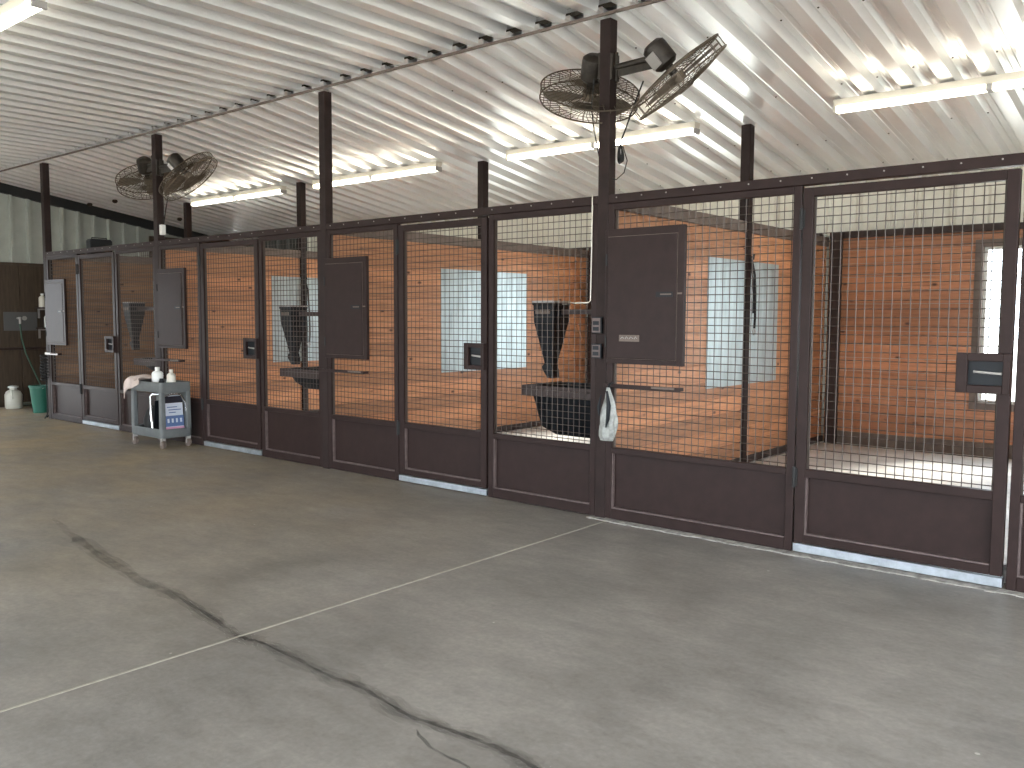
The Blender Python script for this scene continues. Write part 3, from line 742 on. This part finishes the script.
# ------------------------------------------------------------------ small things on the roof and rails
for x, y, k in ((-15.0, 1.58, 'nearest the end wall'), (-14.2, 1.62, 'left of the others, over the farthest stall'), (-14.28, 2.79, 'beside the farther fan post')):
    z = roofz(y)
    tag(MB().lathe([(.0, 0), (.035, -.005), (.045, -.03), (.025, -.055), (0, -.06)], (x, y, z), (0, 0, 1), 9).build('mud_nest', MUD_SHADE, smooth=True), 'small dark mud nest on the ceiling '+k, 'nest')
t = thing('radio', (-13.0, .78, 2.362), 'black boxy radio standing on the top rail of the far partition', 'radio')
m = MB(); m.loft([rr(-13.0, .78, .075, hy, .02, z) for hy, z in ((.15, 2.362), (.165, 2.38), (.165, 2.56), (.14, 2.585))]); m.build('body', BLACKP, t, bevel=.003)
MB().box(-12.924, -12.921, .65, .75, 2.385, 2.48).box(-12.924, -12.921, .81, .91, 2.385, 2.48).build('speaker_grille', BLACKR, t)
MB().tube([(-13, .67, 2.58), (-13, .67, 2.605), (-13, .89, 2.605), (-13, .89, 2.58)], .008, 6).build('handle', BLACKR, t)

# ------------------------------------------------------------------ service cart and its load
X0, X1, Y0, Y1 = -9.79, -9.10, -.43, -.055
t = thing('service_cart', ((X0+X1)/2, (Y0+Y1)/2, 0), 'grey plastic two-shelf service cart loaded with bottles and a towel', 'cart')
cxm, cym, hx, hy = (X0+X1)/2, (Y0+Y1)/2, (X1-X0)/2, (Y1-Y0)/2
def tray(z0, z1, name, wall=.022):
    m = MB(); m.loft([rr(cxm, cym, hx-.01, hy-.01, .035, z0), rr(cxm, cym, hx, hy, .04, z0+.02), rr(cxm, cym, hx, hy, .04, z1), rr(cxm, cym, hx-wall, hy-wall, .03, z1), rr(cxm, cym, hx-wall-.004, hy-wall-.004, .03, z0+.035)])
    return m.build(name, CARTG, t, smooth=True)
tray(.115, .215, 'shelf'); tray(.62, .735, 'shelf')
for sx in (-1, 1):
    for sy in (-1, 1):
        x = cxm+sx*(hx-.035); y = cym+sy*(hy-.035)
        MB().frust(x-.032, x+.032, y-.028, y+.028, .20, x-.028, x+.028, y-.026, y+.026, .63).build('leg', CARTG, t, bevel=.008)
        c = MB().box(x-.02, x+.02, y-.022, y+.022, .085, .118).box(x-.006, x+.006, y-.026, y-.02, .04, .09).box(x-.006, x+.006, y+.02, y+.026, .04, .09).build('caster_fork', PALE, t)
        MB().cyl((x, y-.016, .046), (x, y+.016, .046), .046, 16).build('wheel', DUSTY, c, smooth=True)
MB().box(X0+.05, X1-.05, Y1-.045, Y1-.035, .22, .62).build('back_panel', CARTG, t)
# things on the cart
def bottle(x, y, z, r, h, mat_, capm, lab, pump=False):
    t = thing('bottle', (x, y, z), lab, 'bottle')
    MB().lathe([(0, 0), (r*.95, .002), (r, .01), (r, h*.68), (r*.85, h*.76), (r*.38, h*.83), (r*.38, h*.88), (0, h*.88)], (x, y, z), n=18).build('body', mat_, t, smooth=True)
    MB().lathe([(0, h*.88), (r*.45, h*.88), (r*.42, h), (0, h)], (x, y, z), n=14).build('cap', capm, t, smooth=True)
bottle(-9.47, -.26, .6555, .062, .235, WHITEP, WHITEP, 'white squat bottle on the cart beside the towel')
bottle(-9.24, -.22, .6555, .048, .215, CREAMP, CREAMP, 'cream bottle with narrow neck on the right of the cart top')
for x, y, lab, mt_ in ((-9.36, -.27, 'small black jar on the cart between the bottles', BLACKP), (-9.33, -.20, 'small pale blue jar on the cart between the bottles', PRINTW)):
    MBj = MB().lathe([(0, 0), (.028, 0), (.03, .01), (.03, .08), (.022, .09), (.022, .11), (0, .11)], (x, y, .6555), n=14).build('jar', mt_, smooth=True); tag(MBj, lab, 'jar')
# towel draped over the left front corner
t2 = thing('towel', (-9.66, -.36, .74), 'pale pink towel draped over the left corner of the cart', 'towel')
m = MB(); bm = m.bm; nx, ny = 26, 18; G = []
for i in range(nx):
    row = []
    for j in range(ny):
        u = i/(nx-1); v = j/(ny-1)
        x = -9.90+u*.37; 
        s_ = v*.40
        if s_ < .26: y = -.15-s_; z = .752
        else: y = -.445-.008*math.sin(8*u); z = .752-(s_-.26)*(1.15-.7*u)
        if x < -9.80: z -= (-9.80-x)*.9
        z += .020*math.sin(9*u+3*v)*math.sin(5*v+1)+.022*math.sin(14*u)*(1-v)*.7+.03*math.exp(-((u-.45)**2+(v-.35)**2)*14)
        y += -.012*math.sin(13*u)*(v > .6)
        row.append(bm.verts.new((x, y, z+.012)))
    G.append(row)
for i in range(nx-1):
    for j in range(ny-1): bm.faces.new((G[i][j], G[i+1][j], G[i+1][j+1], G[i][j+1]))
o = m.build('cloth', TOWEL, t2, smooth=True); sm = o.modifiers.new('thick', 'SOLIDIFY'); sm.thickness = .010
# printed package in the open right end of the lower shelf
t3 = thing('printed_package', (-9.22, -.23, .155), 'upright package with blue, white and pink print on the lower cart shelf', 'package')
tilt = Matrix.Rotation(-.10, 3, 'Y')
MB().obox((-9.205, -.245, .375), (.10, .225, .42), tilt).build('carton', PRINTW, t3, bevel=.006)
fx = lambda z: -9.151-(z-.375)*.1
for z0, z1, mt_, nm in ((.165, .235, PRINTP, 'pink_band'), (.24, .36, PRINTB, 'blue_band'), (.50, .575, PRINTK, 'black_band')):
    zc = (z0+z1)/2
    MB().obox((fx(zc)+.001, -.245, zc), (.003, .221, z1-z0), tilt).build(nm, mt_, t3)
m = MB()
for k in range(4): m.obox((fx(.30)+.0035, -.32+k*.05, .305), (.002, .022, .045), tilt)
for k, (dy, zz, w) in enumerate(((-.02, .46, .13), (.0, .43, .16), (-.03, .40, .09))): pass
m.build('pale_marks', PRINTW, t3)
m = MB()
for dy, zz, w in ((-.02, .455, .12), (.01, .425, .15), (-.02, .395, .08)): m.obox((fx(zz)+.0015, -.245+dy, zz), (.002, w, .010), tilt)
m.build('lettering_lines', PRINTB, t3)
# folding chair frame and black sack on the lower shelf
t4 = thing('folding_stool', (-9.42, -.33, .155), 'silver tube folding stool leaning inside the cart', 'stool')
m = MB(); m.tube([(-9.36, -.385, .165), (-9.42, -.375, .36), (-9.46, -.36, .56), (-9.44, -.34, .585), (-9.36, -.30, .585)], .011, 8)
m.tube([(-9.40, -.25, .165), (-9.38, -.27, .36), (-9.34, -.29, .575)], .011, 8)
m.tube([(-9.13, -.37, .58), (-9.13, -.30, .60), (-9.13, -.18, .595), (-9.125, -.12, .50), (-9.125, -.11, .40)], .011, 8)
m.tube([(-9.36, -.30, .585), (-9.22, -.32, .59), (-9.13, -.34, .59)], .010, 8)
m.build('tube_frame', CHROME, t4, smooth=True)
MB().obox((-9.38, -.31, .37), (.015, .10, .30), Matrix.Rotation(.12, 3, 'Y')).build('seat', BLACKP, t4)
o = MB().lathe([(0, 0), (.09, 0), (.12, .05), (.125, .14), (.09, .24), (.04, .29), (0, .30)], (-9.57, -.25, .152), n=16).build('sack', BLACKR, smooth=True); tag(o, 'black sack on the lower shelf of the cart', 'sack')

# ------------------------------------------------------------------ wash corner at the far end
xw = XL+.11
o = MB().box(xw, xw+.02, .24, .74, 1.22, 1.52).build('splash_plate', mat('grey_plate', (.10, .10, .10), .5)); tag(o, 'dark grey plate behind the hose tap on the end wall', 'plate')
t = thing('hose_tap', (xw+.03, .46, 1.35), 'brass hose tap on the end wall of the wash corner', 'tap')
MB().cyl((xw+.02, .44, 1.42), (xw+.12, .44, 1.42), .016, 10).cyl((xw+.12, .44, 1.44), (xw+.12, .44, 1.33), .018, 10).build('spout', PALE, t)
MB().cyl((xw+.08, .52, 1.42), (xw+.10, .52, 1.42), .035, 12).cyl((xw+.02, .52, 1.42), (xw+.08, .52, 1.42), .012, 8).build('handle', PALE, t)
tag(MB().tube([(xw+.12, .44, 1.33), (xw+.13, .45, 1.1), (xw+.15, .50, .85), (xw+.20, .58, .6), (xw+.28, .63, .40), (xw+.34, .66, .30), (xw+.40, .66, .27)], .014, 8).build('garden_hose', HOSE), 'dark green hose running from the tap down to the green bucket', 'hose')
t = thing('water_pipe', (xw+.03, .3, .93), 'dark horizontal pipe along the end wall', 'pipe'); MB().cyl((xw+.03, -.65, .93), (xw+.03, .95, .93), .02, 8).build('pipe', BROWN_D, t)
t = thing('jug', (-14.86, .22, 0), 'milky white plastic jug on the floor by the end wall', 'jug')
MB().lathe([(0, 0), (.11, 0), (.125, .02), (.125, .22), (.10, .27), (.05, .30), (.05, .33), (0, .33)], (-14.86, .22, 0), n=18).build('body', JUG, t, smooth=True)
MB().lathe([(0, .33), (.075, .33), (.075, .35), (.04, .36), (0, .36)], (-14.86, .22, 0), n=14).build('cap', WHITEP, t)
MB().tube([(-14.76, .16, .27), (-14.72, .14, .30), (-14.70, .14, .22), (-14.74, .16, .16)], .012, 6).build('handle', JUG, t)
bx, by = -13.95, .27
t = thing('bucket', (bx, by, 0), 'green plastic bucket on the floor beside the end of the stall row', 'bucket')
R = lambda r, z: [(bx+r*math.cos(2*PI*k/20), by+r*math.sin(2*PI*k/20), z) for k in range(20)]
MB().loft([R(.115, 0), R(.155, .38), R(.168, .385), R(.168, .41), R(.148, .41), R(.108, .02)]).build('pail', GREENP, t, smooth=True)
m = MB()
for s_ in (-1, 1): pass
m.tube([(bx-.16, by, .39)]+[(bx-.16*math.cos(PI*k/8), by-.10*math.sin(PI*k/8), .39-.05*math.sin(PI*k/8)) for k in range(1, 8)]+[(bx+.16, by, .39)], .004, 6).build('handle', PALE, t)
o = MB()
for k in range(5): o.ring((-13.30+.018*k, .16+.012*k, .70), (1, .25, .05*k-.1), .17-.012*k, .012, 24, 6)
o.tube([(-13.27, .16, .86), (-13.27, .12, .98), (-13.08, .10, .99)], .012, 6)
o.tube([(-13.26, .16, .53), (-13.3, .2, .3), (-13.22, .10, .05), (-13.15, .02, .012)], .012, 6)
tag(o.build('rubber_hose', BLACKR), 'coil of black hose hanging on the outside of the far partition', 'hose')
# cord wrapped round bar end on the first post
m = MB()
pts = []
for k in range(90):
    f = k/89; a = f*2*PI*9; z = .93-.38*f; pts.append((-13.0+.045*math.cos(a), -.052+.045*math.sin(a), z))
m.tube(pts, .009, 5); m.tube([pts[-1], (-12.96, -.05, .45), (-12.95, -.045, .25), (-12.96, -.05, .08), (-12.98, -.08, .012)], .009, 6)
tag(m.build('extension_cord', BLACKR), 'black cord looped down the front of the far end post', 'cord')
# shelves with bottles in the wash corner
for z, lab, nm in ((1.60, 'upper', 0), (1.27, 'lower', 1)):
    t = thing('wall_shelf', (xw, .80, z), lab+' small dark shelf on the end wall of the wash corner', 'shelf')
    MB().box(xw, xw+.26, .72, 1.30, z-.025, z).build('board', BROWN_D, t)
    MB().box(xw, xw+.015, .76, .79, z-.18, z-.025).box(xw, xw+.2, .76, .79, z-.045, z-.0255).build('bracket', PALE, t)
bottle(xw+.15, .78, 1.60, .055, .22, CREAMP, WHITEP, 'pale bottle at the front of the upper wash corner shelf')
bottle(xw+.08, .90, 1.60, .05, .27, mat('dusty_bottle', (.25, .22, .18), .5), CREAMP, 'taller dusty bottle at the back of the upper wash corner shelf')
bottle(xw+.18, .84, 1.27, .055, .24, WHITEP, WHITEP, 'white bottle on the lower wash corner shelf')
tag(MB().cyl((xw+.04, .45, .035), (xw+.04, 1.6, .035), .025, 10).build('drain_pipe', mat('pale_green_pipe', (.22, .26, .20), .6)), 'pale green pipe lying on the floor along the end wall', 'pipe')
